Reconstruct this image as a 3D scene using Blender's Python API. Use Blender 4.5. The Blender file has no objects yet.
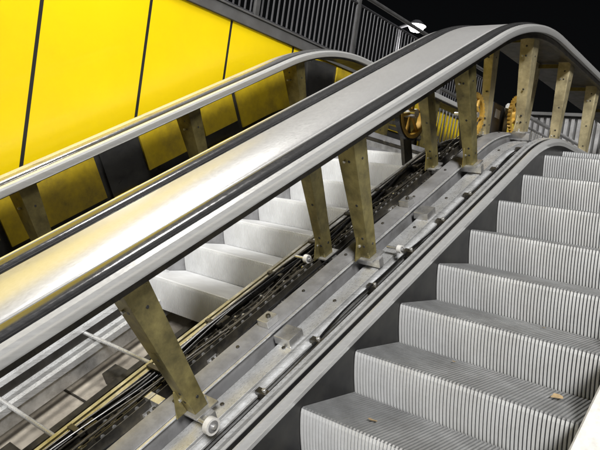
import bpy, math, random
from mathutils import Vector, Matrix
random.seed(7)
S=bpy.context.scene
TH=math.radians(30); CT,ST=math.cos(TH),math.sin(TH)
U1=2.18; R0=1.45; AL=R0*TH
def frame(u):
    if u<=U1: return (u*CT,u*ST),(-ST,CT),(CT,ST)
    y0,z0=U1*CT,U1*ST
    cy,cz=y0+R0*ST, z0-R0*CT
    if u<=U1+AL:
        a=TH-(u-U1)/R0
        return (cy-R0*math.sin(a),cz+R0*math.cos(a)),(-math.sin(a),math.cos(a)),(math.cos(a),math.sin(a))
    d=u-U1-AL
    return (cy+d,cz+R0),(0,1),(1,0)
def P(x,u,n):
    (y,z),(ny,nz),_=frame(u)
    return Vector((x,y+ny*n,z+nz*n))
def us(u0,u1,k=10):
    L=[u0]
    for i in range(k+1):
        v=U1+AL*i/k
        if u0+.01<v<u1-.01: L.append(v)
    L.append(u1); return L
# ---------------- materials
def mat(name,base,metal=0.0,rough=0.5,var=0.12,scale=6,streak=None,dirt=None,dirtamt=0.4,rvar=0.1,coat=0,emit=None,estr=0,dscale=3.1):
    m=bpy.data.materials.new(name); m.use_nodes=True
    nt=m.node_tree; N=nt.nodes; L=nt.links; b=N['Principled BSDF']
    tc=N.new('ShaderNodeTexCoord'); mp=N.new('ShaderNodeMapping')
    L.new(tc.outputs['Object'],mp.inputs['Vector'])
    if streak:
        mp.inputs['Rotation'].default_value=(-TH,0,0)
        mp.inputs['Scale'].default_value=(40,.6,40)
    no=N.new('ShaderNodeTexNoise'); no.inputs['Scale'].default_value=scale; no.inputs['Detail'].default_value=6; no.inputs['Roughness'].default_value=.65
    L.new(mp.outputs[0],no.inputs['Vector'])
    mr=N.new('ShaderNodeMapRange'); mr.inputs[1].default_value=.3; mr.inputs[2].default_value=.7
    mr.inputs[3].default_value=1-var; mr.inputs[4].default_value=1+var
    L.new(no.outputs[0],mr.inputs[0])
    mx=N.new('ShaderNodeVectorMath'); mx.operation='SCALE'; mx.inputs[0].default_value=base
    L.new(mr.outputs[0],mx.inputs['Scale'])
    out=mx.outputs[0]
    if dirt:
        n2=N.new('ShaderNodeTexNoise'); n2.inputs['Scale'].default_value=dscale; n2.inputs['Detail'].default_value=8; n2.inputs['Roughness'].default_value=.7
        L.new(tc.outputs['Object'],n2.inputs['Vector'])
        m2=N.new('ShaderNodeMapRange'); m2.inputs[1].default_value=.42; m2.inputs[2].default_value=.72; m2.inputs[3].default_value=0; m2.inputs[4].default_value=dirtamt
        L.new(n2.outputs[0],m2.inputs[0])
        mi=N.new('ShaderNodeMix'); mi.data_type='RGBA'; L.new(m2.outputs[0],mi.inputs[0]); L.new(out,mi.inputs[6]); mi.inputs[7].default_value=(*dirt,1)
        out=mi.outputs[2]
    L.new(out,b.inputs['Base Color'])
    b.inputs['Metallic'].default_value=metal
    rr=N.new('ShaderNodeMapRange'); rr.inputs[1].default_value=.3; rr.inputs[2].default_value=.7
    rr.inputs[3].default_value=max(.03,rough-rvar); rr.inputs[4].default_value=min(1,rough+rvar)
    L.new(no.outputs[0],rr.inputs[0]); L.new(rr.outputs[0],b.inputs['Roughness'])
    if coat: b.inputs['Coat Weight'].default_value=coat
    if emit:
        b.inputs['Emission Color'].default_value=(*emit,1); b.inputs['Emission Strength'].default_value=estr
    return m
M={}
M['deck']=mat('brushed_steel_deck',(.80,.80,.80),.74,.34,.05,3,'inc',rvar=.04,dirt=(.6,.59,.58),dirtamt=.25,dscale=1.7)
M['chrome']=mat('polished_trim',(.88,.88,.87),.6,.2,.06,3,'inc',rvar=.05)
M['guide']=mat('handrail_guide_steel',(.20,.20,.205),.8,.2,.2,3,'inc',rvar=.05,dirt=(.08,.08,.08),dirtamt=.4)
M['guidel']=mat('handrail_guide_steel_clean',(.5,.5,.5),.8,.2,.2,3,'inc',rvar=.05)
M['rubber']=mat('black_rubber',(.012,.012,.013),0,.28,.2,5,rvar=.08)
M['riser']=mat('step_riser_paint',(.66,.67,.675),.1,.42,.06,4,dirt=(.38,.37,.35),dirtamt=.45)
M['tread']=mat('step_tread_metal',(.29,.295,.30),.3,.5,.15,9,dirt=(.13,.125,.12),dirtamt=.7)
M['treadl']=mat('step_tread_clean',(.66,.67,.68),.1,.45,.08,9,dirt=(.4,.4,.39),dirtamt=.4)
M['groove']=mat('groove_dark',(.05,.05,.055),.1,.7,.2,9)  # grooves coloured much darker than the ribs
M['groovel']=mat('groove_clean',(.5,.5,.51),.1,.6,.2,9)
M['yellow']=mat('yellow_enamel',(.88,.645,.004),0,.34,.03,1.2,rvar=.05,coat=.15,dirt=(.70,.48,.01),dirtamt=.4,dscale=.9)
M['dimy']=mat('shade_yellow_and_housing',(.46,.33,.01),0,.45,.2,3,dirt=(.08,.06,.02),dirtamt=.8)  # wall yellow dimmed to paint shade below left rail; also colours a housing
M['joint']=mat('black_joint',(.012,.012,.012),0,.6)
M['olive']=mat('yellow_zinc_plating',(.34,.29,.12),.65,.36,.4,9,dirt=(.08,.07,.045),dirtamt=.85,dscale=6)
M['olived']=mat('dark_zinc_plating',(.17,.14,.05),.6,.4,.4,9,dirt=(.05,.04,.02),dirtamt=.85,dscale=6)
M['olive2']=mat('cream_zinc_steel',(.52,.45,.27),.4,.45,.3,7,dirt=(.12,.10,.06),dirtamt=.8,dscale=5)
M['steel']=mat('galvanised_steel',(.70,.70,.70),.75,.33,.2,12,dirt=(.18,.17,.15),dirtamt=.7,dscale=7)
M['alu']=mat('aluminium_rail',(.80,.81,.82),.6,.32,.12,3,'inc',dirt=(.3,.29,.27),dirtamt=.6,dscale=6)
M['greyp']=mat('grey_painted_plate',(.36,.36,.37),.35,.4,.15,3,dirt=(.10,.095,.085),dirtamt=.75,dscale=4)
M['coping']=mat('grey_coping',(.13,.13,.13),.2,.5,.15,3,dirt=(.06,.055,.05),dirtamt=.6)
M['dark']=mat('greasy_dark_steel',(.045,.042,.037),.5,.42,.5,14,dirt=(.14,.12,.08),dirtamt=.6,dscale=12)
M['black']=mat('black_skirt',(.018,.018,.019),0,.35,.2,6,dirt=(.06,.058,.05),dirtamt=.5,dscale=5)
M['pan']=mat('beige_oil_pan',(.42,.38,.32),.2,.55,.2,5,dirt=(.12,.10,.08),dirtamt=.8,dscale=4)
M['white']=mat('white_nylon',(.75,.74,.72),0,.4,.08,8,dirt=(.3,.29,.26),dirtamt=.5,dscale=20)
M['conc']=mat('concrete',(.2,.19,.18),0,.85,.2,3,dirt=(.08,.08,.075))
M['asph']=mat('asphalt',(.05,.05,.05),0,.9,.2,10)
M['rail']=mat('railing_paint',(.05,.05,.055),.3,.45,.2,8)
M['railg']=mat('railing_galvanised',(.15,.15,.15),.6,.45,.25,8)
M['leaf']=mat('dry_leaf_m',(.36,.26,.14),0,.8,.3,30)
M['paper']=mat('paper_m',(.7,.7,.66),0,.8,.05,30)
M['orange']=mat('tan_paint',(.66,.40,.07),.2,.4,.2,8,dirt=(.15,.1,.04),dirtamt=.6,dscale=9)
M['lampon']=mat('lamp_glow',(1,1,1),0,.5,0,1,emit=(1,.97,.9),estr=30)
class MB:
    def __init__(s): s.v=[];s.f=[];s.m=[];s.mats=[]
    def mi(s,k):
        if k not in s.mats: s.mats.append(k)
        return s.mats.index(k)
    def loft(s,prof,u0,u1,mk,closed=True,caps=True,k=10):
        mi=s.mi(mk); L=us(u0,u1,k); n=len(prof); b=len(s.v)
        for u in L:
            for (x,h) in prof: s.v.append(P(x,u,h))
        for i in range(len(L)-1):
            for j in range(n if closed else n-1):
                a=b+i*n+j; c=b+i*n+(j+1)%n
                s.f.append((a,c,c+n,a+n)); s.m.append(mi)
        if closed and caps:
            s.f.append(tuple(b+j for j in range(n))[::-1]); s.m.append(mi)
            e=b+(len(L)-1)*n; s.f.append(tuple(e+j for j in range(n))); s.m.append(mi)
    def bar(s,x0,x1,n0,n1,u0,u1,mk): s.loft([(x0,n0),(x1,n0),(x1,n1),(x0,n1)],u0,u1,mk)
    def hexa(s,pts,mk):
        mi=s.mi(mk); b=len(s.v); s.v+= [Vector(p) for p in pts]
        for f in ((0,3,2,1),(4,5,6,7),(0,1,5,4),(1,2,6,5),(2,3,7,6),(3,0,4,7)):
            s.f.append(tuple(b+i for i in f)); s.m.append(mi)
    def box(s,x0,x1,y0,y1,z0,z1,mk):
        s.hexa([(x0,y0,z0),(x1,y0,z0),(x1,y1,z0),(x0,y1,z0),(x0,y0,z1),(x1,y0,z1),(x1,y1,z1),(x0,y1,z1)],mk)
    def lbox(s,u,x0,x1,a0,a1,n0,n1,mk,taper=None):
        (y,z),(ny,nz),(ty,tz)=frame(u)
        f=lambda x,a,n: Vector((x,y+ty*a+ny*n,z+tz*a+nz*n))
        X0,X1,A0,A1=taper or (x0,x1,a0,a1)
        s.hexa([f(x0,a0,n0),f(x1,a0,n0),f(x1,a1,n0),f(x0,a1,n0),f(X0,A0,n1),f(X1,A0,n1),f(X1,A1,n1),f(X0,A1,n1)],mk)
    def cyl(s,p0,p1,r,mk,seg=16,r2=None):
        mi=s.mi(mk); p0=Vector(p0);p1=Vector(p1); d=(p1-p0).normalized()
        a=d.orthogonal().normalized(); c=d.cross(a); b=len(s.v); r2=r if r2 is None else r2
        for p,rr in((p0,r),(p1,r2)):
            for i in range(seg):
                t=2*math.pi*i/seg; s.v.append(p+a*math.cos(t)*rr+c*math.sin(t)*rr)
        for i in range(seg):
            j=(i+1)%seg; s.f.append((b+i,b+j,b+seg+j,b+seg+i)); s.m.append(mi)
        s.f.append(tuple(b+i for i in range(seg))[::-1]); s.m.append(mi)
        s.f.append(tuple(b+seg+i for i in range(seg))); s.m.append(mi)
    def tube(s,pts,r,mk,seg=8):
        mi=s.mi(mk); pts=[Vector(p) for p in pts]; b=len(s.v)
        for k,p in enumerate(pts):
            d=(pts[min(k+1,len(pts)-1)]-pts[max(k-1,0)]).normalized()
            a=Vector((1,0,0)) if abs(d.x)<.9 else Vector((0,0,1))
            a=(a-d*a.dot(d)).normalized(); c=d.cross(a)
            for i in range(seg):
                t=2*math.pi*i/seg; s.v.append(p+a*math.cos(t)*r+c*math.sin(t)*r)
        for k in range(len(pts)-1):
            for i in range(seg):
                j=(i+1)%seg; s.f.append((b+k*seg+i,b+k*seg+j,b+(k+1)*seg+j,b+(k+1)*seg+i)); s.m.append(mi)
    def obj(s,name,parent=None,bevel=0):
        me=bpy.data.meshes.new(name); me.from_pydata([tuple(v) for v in s.v],[],s.f)
        for k in s.mats: me.materials.append(M[k])
        me.polygons.foreach_set('material_index',s.m)
        me.polygons.foreach_set('use_smooth',[True]*len(s.f))
        me.update()
        import bmesh
        bm=bmesh.new(); bm.from_mesh(me); bmesh.ops.recalc_face_normals(bm,faces=bm.faces); bm.to_mesh(me); bm.free()
        me.set_sharp_from_angle(angle=math.radians(32))
        o=bpy.data.objects.new(name,me); S.collection.objects.link(o)
        if parent: o.parent=parent
        if bevel:
            bv=o.modifiers.new('bevel','BEVEL'); bv.width=bevel; bv.segments=2; bv.limit_method='ANGLE'; bv.angle_limit=math.radians(40)
        return o
def empty(name):
    e=bpy.data.objects.new(name,None); S.collection.objects.link(e); return e
def step_mesh(name,NR,mats,d=.010):
    W=.994; per=W/NR
    prof=[]; K=9
    for i in range(K+1):
        t=i/K; z=-.215*(1-t); q=(1-t)
        prof.append((.055*q**1.6,z))
    prof[-1]=(.003,-.006)
    prof.append((.012,0.0)); prof.append((.20,0)); prof.append((.398,0))
    v=[];f=[];m=[]
    n=len(prof); cols=[]
    for i in range(NR):
        x=i*per
        cols+= [(x,0),(x+per*.55,0),(x+per*.64,1),(x+per*.91,1)]
    cols.append((W,0))
    for (x,g) in cols:
        for j,(y,z) in enumerate(prof):
            a=prof[max(j-1,0)]; b=prof[min(j+1,n-1)]
            ty,tz=b[0]-a[0],b[1]-a[1]; l=math.hypot(ty,tz); ty/=l;tz/=l
            iy,iz=tz,-ty
            v.append((x,y+iy*d*g,z+iz*d*g))
    for c in range(len(cols)-1):
        for j in range(n-1):
            a=c*n+j; f.append((a,a+n,a+n+1,a+1))
            g=cols[c][1] and cols[c+1][1]
            m.append(2 if g else (0 if j<K else 1))
    for x in (0,W):
        b=len(v)
        for (y,z) in prof: v.append((x,y,z))
        v.append((x,.398,-.05)); v.append((x,.06,-.22))
        f.append(tuple(range(b,b+n+2))); m.append(1)
    me=bpy.data.meshes.new(name); me.from_pydata(v,[],f)
    for k in mats: me.materials.append(M[k])
    me.polygons.foreach_set('material_index',m); me.update()
    return me
SM=step_mesh('step',62,('riser','tread','groove'))
SML=step_mesh('step_clean',96,('riser','treadl','groovel'),.004)
def add_steps(parent,x0,ulist,n,me):
    for i,u in enumerate(ulist):
        o=bpy.data.objects.new('step_%d'%(i+1),me); S.collection.objects.link(o)
        p=P(x0+.003,u,n); o.location=p; o.parent=parent
PITCH=.406
UA,UB=-3.6,7.5
# ================= right escalator
esc=empty('escalator')
add_steps(esc,0,[k*PITCH for k in range(-6,16)],0,SM)
b=MB()
b.bar(-.006,0,-.32,.035,UA,UB,'black'); b.bar(1.0,1.006,-.32,.035,UA,UB,'steel')
b.obj('skirt_panel',esc)
b=MB()
b.loft([(0.0,.035),(0.004,.06),(-.004,.078),(-.014,.086),(-.024,.086),(-.024,.03)],UA,UB,'chrome')
b.loft([(-.0245,.03),(-.0245,.079),(-.050,.082),(-.050,.03)],UA,UB,'rubber')
b.loft([(-.0505,.03),(-.0505,.086),(-.062,.090),(-.066,.084),(-.066,.03)],UA,UB,'chrome')
b.bar(-.085,-.0665,.02,.06,UA,UB,'black')
b.loft([(-.0855,.0),(-.0855,.082),(-.100,.088),(-.106,.082),(-.106,0)],UA,UB,'alu')
b.loft([(1.0,.035),(1.0,.06),(1.01,.075),(1.14,.078),(1.14,.03)],UA,UB,'white')
b.obj('inner_decking',esc)
b=MB()
b.bar(.25,.30,-.42,-.34,UA,UB,'dark'); b.bar(.70,.75,-.42,-.34,UA,UB,'dark')
b.bar(1.16,1.26,-.9,.02,UA,UB,'dark')
b.obj('track',esc)
# ================= left escalator
esl=empty('escalator.001')
NL=-.11
add_steps(esl,-1.89,[.18+k*PITCH for k in range(0,15)],NL,SML)
b=MB()
b.bar(-1.90,-1.894,-.45,-.06,UA,UB,'greyp')
b.bar(-.886,-.880,-.35,-.02,UA,UB,'dark')
b.obj('skirt_panel',esl)
b=MB()
b.loft([(-1.894,-.06),(-1.894,-.02),(-1.905,-.005),(-2.0,.0),(-2.0,-.06)],UA,UB,'steel')
b.loft([(-.886,-.02),(-.884,.0),(-.875,.008),(-.85,.008),(-.85,-.02)],UA,UB,'steel')
b.loft([(-.849,-.02),(-.849,.012),(-.83,.014),(-.83,-.02)],UA,UB,'rubber')
b.obj('inner_decking',esl)
b=MB()
for x in (-1.78,-1.70,-1.10,-1.0):
    b.bar(x-.02,x+.02,-.30,-.262,UA,.35,'alu'); b.bar(x-.003,x+.003,-.40,-.30,UA,.35,'steel')
for x in (-1.84,-.94):
    b.bar(x-.02,x+.02,-.22,-.19,UA,.35,'alu')
b.bar(-1.45,-1.40,-.44,-.38,UA,.5,'dark'); b.bar(-1.25,-1.22,-.46,-.40,UA,.5,'dark')
u=-3.4
while u<.3:
    b.cyl(P(-1.86,u,-.235),P(-.92,u,-.235),.012,'alu',12)
    u+=PITCH*1.5
u=-3.2
while u<.3:
    b.lbox(u,-1.6,-1.1,-.05,.05,-.48,-.40,'dark'); b.lbox(u+.3,-1.20,-.95,-.02,.02,-.40,-.36,'alu'); u+=.7
b.obj('step_track',esl)
b=MB()
u=-3.6
while u<.6:
    b.bar(-1.88,-.9,-.52,-.50,u,u+.592,'pan'); b.bar(-1.88,-.9,-.505,-.485,u+.594,u+.600,'dark'); u+=.6
b.obj('oil_pan',esl)
# ================= truss in the gap
tr=empty('escalator_truss')
b=MB()
b.bar(-.315,-.225,.035,.05,UA,UB,'alu')
b.bar(-.229,-.225,-.04,.034,UA,UB,'alu')
b.bar(-.225,-.205,.0,.012,UA,UB,'alu')
b.loft([(-.365,.01),(-.355,.01),(-.355,.105),(-.37,.112),(-.455,.112),(-.455,.10),(-.375,.10),(-.365,.09)],UA,UB,'greyp')
b.bar(-.352,-.342,-.3,.0,UA,UB,'greyp')
b.bar(-.353,-.340,.095,.103,UA,UB,'alu')
b.bar(-.56,-.53,-.02,.02,UA,UB,'steel')
b.bar(-.50,-.485,-.04,.06,UA,UB,'dark')
b.bar(-.565,-.561,-.02,.08,UA,UB,'dark')
b.bar(-.62,-.607,.0,.035,UA,UB,'dark')
b.bar(-.79,-.78,-.2,.03,UA,UB,'dark')
b.bar(-.80,-.775,.031,.039,UA,UB,'steel')
b.bar(-.71,-.695,-.05,-.02,UA,UB,'steel')
b.bar(-.16,-.15,-.06,-.02,UA,UB,'steel')
b.obj('rails',tr,bevel=.0015)
b=MB()
b.bar(-.20,-.12,-.5,-.42,UA,UB,'dark'); b.bar(-.75,-.65,-.5,-.42,UA,UB,'dark')
b.bar(-.82,-.1,-.95,-.93,UA,UB,'dark')
u=-3.4
while u<6:
    b.lbox(u,-.80,-.12,-.025,.025,-.16,-.11,'dark')
    b.cyl(P(-.72,u,-.45),P(-.72,u+.6,.0),.022,'dark',8)
    b.cyl(P(-.16,u,-.45),P(-.16,u+.6,-.02),.02,'dark',8)
    u+=.655
b.obj('truss_members',tr)
def chain(b,xx,n,u0,u1,pitch=.056):
    u=u0;i=0
    while u<u1:
        e=.006 if i%2 else 0
        b.lbox(u,xx-.018+e,xx-.014+e,-.012,pitch+.012,n-.015,n+.015,'dark')
        b.lbox(u,xx+.014-e,xx+.018-e,-.012,pitch+.012,n-.015,n+.015,'dark')
        b.cyl(P(xx-.022,u,n),P(xx+.022,u,n),.012,'steel' if i%3==0 else 'dark',10)
        u+=pitch;i+=1
b=MB(); chain(b,-.665,.025,-3.4,3.2); chain(b,-.735,-.01,-3.4,3.2,.07); chain(b,-.19,-.06,-3.4,2.6,.05)
b.obj('drive_chain',tr)
b=MB()
for q,(x,n,am,r) in enumerate([(-.64,.06,.014,.006),(-.735,.05,.02,.008),(-.52,.05,.012,.006),(-.16,.02,.012,.007),(-.18,.03,.015,.005),(-.585,.04,.02,.005),(-.76,.05,.016,.006),(-.49,.09,.014,.005),(-.14,.03,.016,.005),(-.63,.09,.03,.004),(-.70,.07,.03,.005)]):
    ph=random.random()*6; pts=[]
    u=-3.5
    while u<3.5:
        pts.append(P(x+am*.8*math.sin(u*2.3+ph)+.006*math.sin(u*9+ph),u,n+am*math.sin(u*3.7+ph*2)-.008*abs(math.sin(u*2.4))))
        u+=.08
    b.tube(pts,r,'rubber' if q%3 else 'dark')
b.obj('cables',tr)
b=MB()
u=-3.2
while u<5:
    j=random.uniform(-.06,.06)
    b.lbox(u+j,-.60,-.49,-.03,.03,.022,.04,'steel' if random.random()<.5 else 'dark')
    for a in(-.015,.015): b.cyl(P(-.53,u+j+a,.04),P(-.53,u+j+a,.055),.009,'dark',6)
    b.lbox(u+.2+j,-.80,-.70,-.012,.012,.04,.055,'dark')
    b.lbox(u+.33+j,-.215,-.118,-.015,.015,.0,.035,'dark')
    b.cyl(P(-.17,u+.33+j,.035),P(-.17,u+.33+j,.050),.010,'steel',6)
    b.cyl(P(-.27,u+.15,.05),P(-.27,u+.15,.056),.010,'dark',6)
    b.cyl(P(-.41,u+.05+j,.112),P(-.41,u+.05+j,.119),.009,'dark',6)
    b.lbox(u+.1,-.70,-.63,-.05,.03,-.10,.01,'dark'); b.lbox(u+.26+j,-.78,-.72,-.03,.03,-.02,.035,'dark')
    b.cyl(P(-.60,u+.26,-.02),P(-.56,u+.26,-.02),.045,'dark',18)
    u+=.41
for u in (-.12,-2.0,1.2):
    b.lbox(u,-.33,-.235,-.05,.05,.051,.095,'steel')
    b.lbox(u,-.43,-.365,-.04,.04,.113,.15,'steel')
    b.cyl(P(-.39,u,.15),P(-.39,u,.165),.012,'dark',6)
b.obj('clamps',tr,bevel=.0015)
b=MB()
u=-3.4
while u<2.4:
    b.lbox(u,-.605,-.600,0,.36,.035,.07,'dark')
    for j in range(6): b.cyl(P(-.606,u+.03+j*.06,.053),P(-.597,u+.03+j*.06,.053),.010,'steel',10)
    u+=.40
b.obj('perforated_strip',tr)
# ================= central balustrade
bal=empty('balustrade')
def edge_trims(b,xr,xl,n):
    b.loft([(xr-.03,n-.045),(xr-.004,n-.045),(xr,n-.036),(xr,n-.006),(xr-.008,n+.006),(xr-.034,n+.010),(xr-.034,n-.045)],UA,UB,'chrome',k=18)
    b.loft([(xl,n-.02),(xl+.03,n-.02),(xl+.03,n+.010),(xl+.006,n+.006),(xl,n-.002)],UA,UB,'chrome',k=18)
def guide(b,xc,n,w=.032,mk='guide'):
    pr=[]
    for i in range(13):
        t=math.pi*i/12
        pr.append((xc+w*math.copysign(abs(math.cos(t))**.6,math.cos(t)),n+.02*abs(math.sin(t))**.7))
    pr+=[(xc-w,n-.012),(xc+w,n-.012)]
    b.loft(pr,UA,UB,mk,k=18)
ND=.885
b=MB(); edge_trims(b,-.15,-.76,ND)
b.loft([(-.305,ND-.004),(-.305,ND+.010),(-.315,ND+.016),(-.595,ND+.016),(-.605,ND+.010),(-.605,ND-.004)],UA,UB,'deck',k=18)
b.loft([(-.284,ND-.004),(-.284,ND+.014),(-.292,ND+.016),(-.298,ND+.012),(-.298,ND-.004)],UA,UB,'chrome',k=18)
b.obj('deck',bal)
b=MB(); guide(b,-.238,ND+.004,.036); guide(b,-.668,ND+.004,.036); b.obj('handrail_guide',bal)
b=MB()
b.bar(-.304,-.299,ND-.004,ND+.004,UA,UB,'rubber'); b.bar(-.2835,-.276,ND-.004,ND+.006,UA,UB,'rubber'); b.bar(-.200,-.186,ND-.004,ND+.006,UA,UB,'rubber')
b.bar(-.629,-.607,ND-.004,ND+.008,UA,UB,'rubber'); b.bar(-.728,-.706,ND-.004,ND+.006,UA,UB,'rubber')
b.obj('seal_strip',bal)
b=MB()
b.bar(-.70,-.19,ND-.06,ND-.006,UA,UB,'dark')
b.bar(-.22,-.186,ND-.085,ND-.061,UA,UB,'dark')
b.obj('deck_carrier',bal)
def bracket(b,x,u,n0,n1,mk,w=.085,lean=0):
    t=.006; l=lean
    b.lbox(u,x-w*.34,x+w*.34,-.045,-.045+t,n0,n1,mk,taper=(x-w*.62,x+w*.62,-.06+l,-.06+l+t))
    b.lbox(u,x+w*.34,x+w*.34+t,-.045,.025,n0,n1,mk,taper=(x+w*.62,x+w*.62+t,-.06+l,.055+l))
    b.lbox(u,x-w*.34-t,x-w*.34,-.045,.02,n0,n1,mk,taper=(x-w*.62-t,x-w*.62,-.06+l,.03+l))
    b.lbox(u,x-w*.6,x+w*.75,-.06,.06,n0-.012,n0-.001,'steel')
    b.lbox(u,x-w*.7,x+w*.8,-.075+l,.075+l,n1+.001,n1+.012,mk)
    b.lbox(u,x-w*.30,x-w*.30+t,-.10,-.046,n0+.0,n0+.12,mk,taper=(x-w*.30,x-w*.30+t,-.052+l*.2,-.046+l*.2))
    H=n1-n0
    for k,f in enumerate((.10,.17,.45,.80,.90)):
        a=-.045-.015*f+l*f
        b.cyl(P(x+.010,u+a-.001,n0+H*f),P(x+.010,u+a+.004,n0+H*f),.0075,'black',12)
        if k in(0,3):
            b.cyl(P(x-.015,u+a-.010,n0+H*f),P(x-.015,u+a+.001,n0+H*f),.008,'steel',6)
        if k in(0,3):
            xx=x+w*(.34+.28*f)+t
            b.cyl(P(xx-.002,u+l*f,n0+H*f),P(xx+.002,u+l*f,n0+H*f),.007,'black',12)
    for k in (-.035,.035):
        b.cyl(P(x,u+k,n0),P(x,u+k,n0+.02),.011,'steel',6)
def roller(b,x,u,n,r=.036):
    b.cyl(P(x-.012,u,n),P(x+.012,u,n),r,'white',28)
    b.cyl(P(x+.012,u,n),P(x+.0125,u,n),r*.72,'greyp',24)
    b.cyl(P(x+.012,u,n),P(x+.018,u,n),r*.35,'steel',14)
    b.cyl(P(x-.08,u,n),P(x+.022,u,n),.009,'steel',10)
for i,u in enumerate([-2.06,-.69,.59,1.87,2.70,3.5,4.4,5.5]):
    b=MB()
    mk='olive' if i<4 else 'olive2'
    bracket(b,-.285,u,.125,ND-.062,mk,lean=-.12 if i==1 else 0,w=.075 if i!=2 else .082)
    if i!=1:
        bracket(b,-.555,u-.03,.09,ND-.062,mk,w=.055)
        b.lbox(u,-.52,-.33,-.03,-.01,ND-.1,ND-.065,'olived')
    b.lbox(u,-.36,-.21,-.02,.02,.06,.112,'steel')
    b.lbox(u-.03,-.6,-.5,-.02,.02,.035,.078,'steel')
    b.obj('bracket_%d'%(i+1),bal,bevel=.001)
b=MB()
roller(b,-.16,-.74,.115); roller(b,-.17,.72,.105,.022); roller(b,-.60,.44,.11,.024)
b.obj('guide_roller',bal)
# ================= left balustrade
ball=empty('balustrade.001')
NB=.75
b=MB(); edge_trims(b,-1.98,-2.24,NB)
b.bar(-2.20,-2.138,NB-.004,NB+.012,UA,UB,'deck'); b.bar(-2.04,-2.02,NB-.004,NB+.01,UA,UB,'rubber')
b.obj('deck',ball)
b=MB(); guide(b,-2.09,NB+.004,.04,'guidel'); b.obj('handrail_guide',ball)
b=MB(); b.bar(-2.22,-2.018,NB-.06,NB-.006,UA,UB,'dark')
b.bar(-2.2,-2.02,.02,.05,UA,UB,'dark'); b.bar(-2.06,-2.03,.055,.11,UA,UB,'greyp')
b.bar(-2.16,-2.15,.22,.26,UA,UB,'dark')
b.obj('deck_carrier',ball)
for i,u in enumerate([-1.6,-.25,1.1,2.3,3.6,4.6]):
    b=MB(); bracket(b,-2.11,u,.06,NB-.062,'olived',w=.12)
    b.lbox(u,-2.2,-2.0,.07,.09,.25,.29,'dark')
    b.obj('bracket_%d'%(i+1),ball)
b=MB()  # black and dim yellow sheets added as the wall's shade under the rail
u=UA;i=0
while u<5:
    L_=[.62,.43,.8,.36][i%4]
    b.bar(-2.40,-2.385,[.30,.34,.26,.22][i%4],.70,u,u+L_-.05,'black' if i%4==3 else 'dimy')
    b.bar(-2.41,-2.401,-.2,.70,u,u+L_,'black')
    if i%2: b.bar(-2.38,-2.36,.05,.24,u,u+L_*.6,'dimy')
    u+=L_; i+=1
b.obj('wall_shade_panels',ball)
# ================= yellow wall
wl=empty('yellow_panel_wall')
b=MB(); XW=-2.5; ZT=2.03
y=-.375-.83*5
while y<7:
    b.box(XW-.03,XW,y+.014,y+.816,-3.2,ZT,'yellow')
    b.box(XW-.028,XW-.002,y+.8165,y+.8435,-3.2,ZT-.001,'joint'); y+=.83
b.obj('panels',wl)
b=MB(); b.box(XW-.1,XW-.032,-4.6,7.5,-3.2,ZT-.005,'joint'); b.obj('backing',wl)
b=MB(); b.box(XW-.35,XW+.02,-4.6,7.5,ZT+.003,ZT+.10,'coping'); b.box(XW-.35,XW+.03,-4.6,7.5,ZT+.103,ZT+.12,'coping'); b.obj('coping',wl,bevel=.004)
def railing(name,x,y0,y1,z,h,step,mk,mk2):
    e=empty(name)
    b=MB(); b.cyl((x,y0,z+h),(x,y1,z+h),.025,mk2,12); b.cyl((x,y0,z+.1),(x,y1,z+.1),.014,mk,10)
    b.cyl((x,y0,z+h-.12),(x,y1,z+h-.12),.014,mk,10); b.obj('rails',e)
    b=MB(); y=y0
    while y<y1:
        b.cyl((x,y,z+.1),(x,y,z+h-.12),.009,mk,8); y+=step
    b.obj('bars',e)
    b=MB(); y=y0
    while y<y1+.01:
        b.box(x-.02,x+.02,y-.025,y+.025,z-.02,z+h,mk2); y+=1.6
    b.obj('posts',e)
railing('railing',-2.75,-3,7.4,ZT+.12,.85,.075,'rail','railg')
b=MB(); b.box(-40,XW-.36,-12,60,1.7,ZT+.0,'conc'); b.obj('plaza_floor')
ZL=frame(6)[0][1]; YL=frame(5.2)[0][0]
b=MB(); b.box(-2.4,-1.92,YL,9,.9,ZL+NL,'steel'); b.box(-.10,8,YL,60,.9,ZL+.005,'conc'); b.box(-2.4,-.11,YL+1.6,60,.9,ZL-.01,'conc'); b.obj('landing_floor')
b=MB(); b.hexa([(-2.5,-6,-6),(1.3,-6,-6),(1.3,9,-6),(-2.5,9,-6),(-2.5,-6,-4.7),(1.3,-6,-4.7),(1.3,9,-.2),(-2.5,9,-.2)],'conc'); b.obj('escalator_pit_floor')
b=MB(); b.loft([(1.27,-1.2),(1.27,.0),(3.2,.0),(3.2,-1.2)],-5,5.1,'conc'); b.obj('concrete_ramp')
b=MB(); b.box(-300,300,-300,300,-6.3,-6.0,'asph'); b.obj('ground')
railing('railing.001',-2.42,5.0,9,ZL,1.0,.1,'railg','railg')
cw=empty('corrugated_cabin')
b=MB(); x=-2.0
while x<-.2:
    b.box(x,x+.05,7.2,7.28,ZL,ZL+1.05,'greyp'); b.box(x+.051,x+.09,7.24,7.28,ZL,ZL+1.05,'coping'); x+=.091
b.box(-2.05,-.15,7.285,9.0,ZL,ZL+1.08,'greyp')
b.obj('walls',cw)
b=MB(); b.box(-2.1,-.1,7.15,9.05,ZL+1.085,ZL+1.13,'coping'); b.obj('roof',cw)
railing('railing.002',-1.15,4.2,7.0,ZL-.1,.75,.085,'steel','steel')
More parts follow.
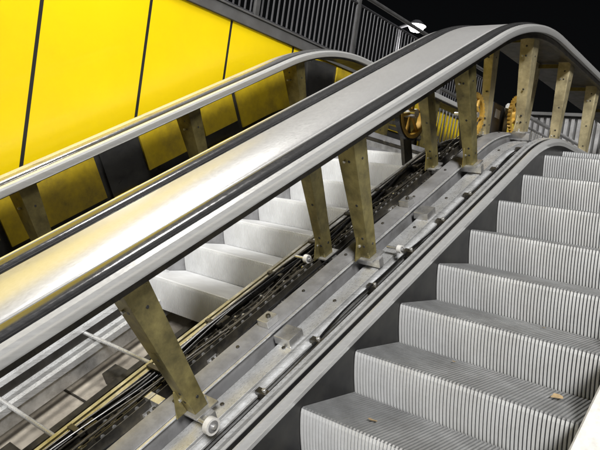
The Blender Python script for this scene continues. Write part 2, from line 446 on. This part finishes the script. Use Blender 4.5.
# wheels
seg=40
def ring(b,c,r0,r1,x0,x1,mk,teeth=0):
    mi=b.mi(mk); base=len(b.v); n=teeth*4 if teeth else seg
    for i in range(n):
        t=2*math.pi*i/n
        rr=r1-(.012 if teeth and i%4<2 else 0)
        for (r,x) in((r0,x0),(rr,x0),(rr,x1),(r0,x1)): b.v.append(c+Vector((x,math.cos(t)*r,math.sin(t)*r)))
    for i in range(n):
        j=(i+1)%n
        for k in range(4):
            l=(k+1)%4; b.f.append((base+i*4+k,base+i*4+l,base+j*4+l,base+j*4+k)); b.m.append(mi)
dw=empty('handrail_drive_wheel')
b=MB(); uc,nc,xc=2.30,.29,-.98
c=P(xc,uc,nc)
ring(b,c,.165,.192,-.03,.03,'orange'); ring(b,c,.193,.21,-.02,.02,'rubber')
for i in range(6):
    t=2*math.pi*i/6+.3; d=Vector((0,math.cos(t),math.sin(t)))
    b.cyl(c+d*.03,c+d*.168,.012,'orange',8)
b.cyl(c+Vector((-.06,0,0)),c+Vector((.05,0,0)),.035,'steel',20)
b.obj('wheel',dw)
b=MB(); b.lbox(uc,xc-.08,xc-.05,-.06,.06,-.15,.3,'dark'); b.obj('bearing_plate',dw)
sp=empty('drive_sprocket')
b=MB()
for (x,u,n,r) in ((-.46,2.30,.30,.16),(-.50,3.10,.29,.17)):
    c=P(x,u,n); ring(b,c,r*.76,r,-.012,.012,'orange',teeth=32); ring(b,c,r*.2,r*.38,-.014,.014,'orange')
    for i in range(5):
        t=2*math.pi*i/5; d=Vector((0,math.cos(t),math.sin(t))); b.cyl(c+d*r*.36,c+d*r*.78,.014,'orange',8)
    b.cyl(c+Vector((-.15,0,0)),c+Vector((.03,0,0)),.02,'steel',16)
    b.lbox(u,x-.10,x-.08,-.05,.05,.02,n+.06,'dark')
b.obj('sprockets',sp)
cb=empty('motor_housing')
b=MB(); b.lbox(2.95,-.74,-.60,-.11,.11,.10,.36,'rail'); b.lbox(3.45,-.74,-.58,-.12,.12,.08,.40,'dimy'); b.obj('housing',cb,bevel=.006)
b=MB(); b.lbox(2.95,-.599,-.597,-.06,.04,.24,.31,'paper')
for i in range(6): b.lbox(2.95,-.76,-.741,-.1+i*.035,-.09+i*.035,.12,.34,'dark')
b.obj('label_and_fins',cb)
def leaf(name,x,u_nose,dy,s,mk,rot):
    p=P(0,u_nose,0); p=Vector((x,p.y+dy,p.z+.004))
    v=[];n=9
    for i in range(n):
        t=2*math.pi*i/n; r=s*(.6+.5*random.random()); v.append(Vector((math.cos(t)*r*1.4,math.sin(t)*r*.8,.006+random.random()*s*.35)))
    v.append(Vector((0,0,.004)))
    me=bpy.data.meshes.new(name); me.from_pydata(v,[],[(i,(i+1)%n,n) for i in range(n)]); me.materials.append(M[mk])
    o=bpy.data.objects.new(name,me); o.location=p; o.rotation_euler=(0,0,rot); S.collection.objects.link(o)
leaf('dry_leaf',.27,-PITCH,.13,.018,'leaf',.5)
leaf('dry_leaf',.83,0,.24,.028,'leaf',1.2)
leaf('paper_scrap',.80,PITCH*4,.18,.045,'paper',0.2)
leaf('dry_leaf',.35,0,.30,.012,'leaf',2)
leaf('dry_leaf',.62,PITCH,.28,.010,'leaf',.1)
def lamp(name,p,pole_z,energy,size=.16,off=.5):
    e=empty(name); p=Vector(p)
    b=MB(); b.cyl((p.x-off,p.y+.2,pole_z),(p.x-off,p.y+.2,p.z+.1),.05,'rail',12,.035); b.cyl((p.x-off,p.y+.2,p.z+.1),(p.x,p.y,p.z+.12),.03,'rail',10); b.obj('pole',e)
    b=MB(); b.cyl((p.x,p.y,p.z+.04),(p.x,p.y,p.z+.14),size*1.2,'rail',24,size*.5); b.obj('hood',e)
    b=MB(); b.cyl((p.x,p.y,p.z-.06),(p.x,p.y,p.z+.039),size*.7,'lampon',24,size*1.1); b.obj('lens',e)
    l=bpy.data.lights.new(name+'_light','POINT'); l.energy=energy; l.shadow_soft_size=.35; l.color=(1,.97,.92)
    o=bpy.data.objects.new('light_source',l); o.location=p+Vector((0,0,-.5)); o.parent=e; S.collection.objects.link(o)
lamp('street_lamp',(-5.04,8.59,4.26),ZT,500)
lamp('added_fill_lamp',(-1.75,-.9,4.6),ZT,450,.3,off=1.2)  # added lamp out of view, fills the deck and left steps with light
d=Vector((.52,-.64,.56)).normalized()
sl=bpy.data.lights.new('Sun','SUN'); sl.energy=4.3; sl.angle=math.radians(14); sl.color=(1,.985,.96)
so=bpy.data.objects.new('Sun',sl); so.rotation_euler=d.to_track_quat('Z','Y').to_euler(); S.collection.objects.link(so)
w=bpy.data.worlds.new('World'); S.world=w; w.use_nodes=True
nt=w.node_tree; sk=nt.nodes.new('ShaderNodeTexSky'); sk.sky_type='NISHITA'; sk.sun_disc=False
sk.sun_elevation=math.asin(d.z); sk.sun_rotation=math.atan2(d.x,d.y)
hs=nt.nodes.new('ShaderNodeHueSaturation'); hs.inputs['Saturation'].default_value=.25
nt.links.new(sk.outputs[0],hs.inputs['Color'])
nt.links.new(hs.outputs[0],nt.nodes['Background'].inputs[0]); nt.nodes['Background'].inputs[1].default_value=.0006
cam=bpy.data.cameras.new('Camera'); co=bpy.data.objects.new('Camera',cam); S.collection.objects.link(co)
R=Vector((.7707,.6202,.1480)); D=Vector((.148,.0515,-.9876)); F=Vector((-.6197,.7828,-.0522))
R.normalize(); F=(F-R*F.dot(R)).normalized(); U=-(F.cross(R)).normalized()
if U.dot(D)>0: U=-U
mt=Matrix((R,U,-F)).transposed().to_4x4(); mt.translation=Vector((1.49,-2.419,.676)); co.matrix_world=mt
cam.lens=37.44; cam.sensor_width=36; cam.clip_start=.02; cam.clip_end=1000
S.camera=co
S.view_settings.view_transform='Standard'; S.view_settings.look='None'; S.view_settings.exposure=0
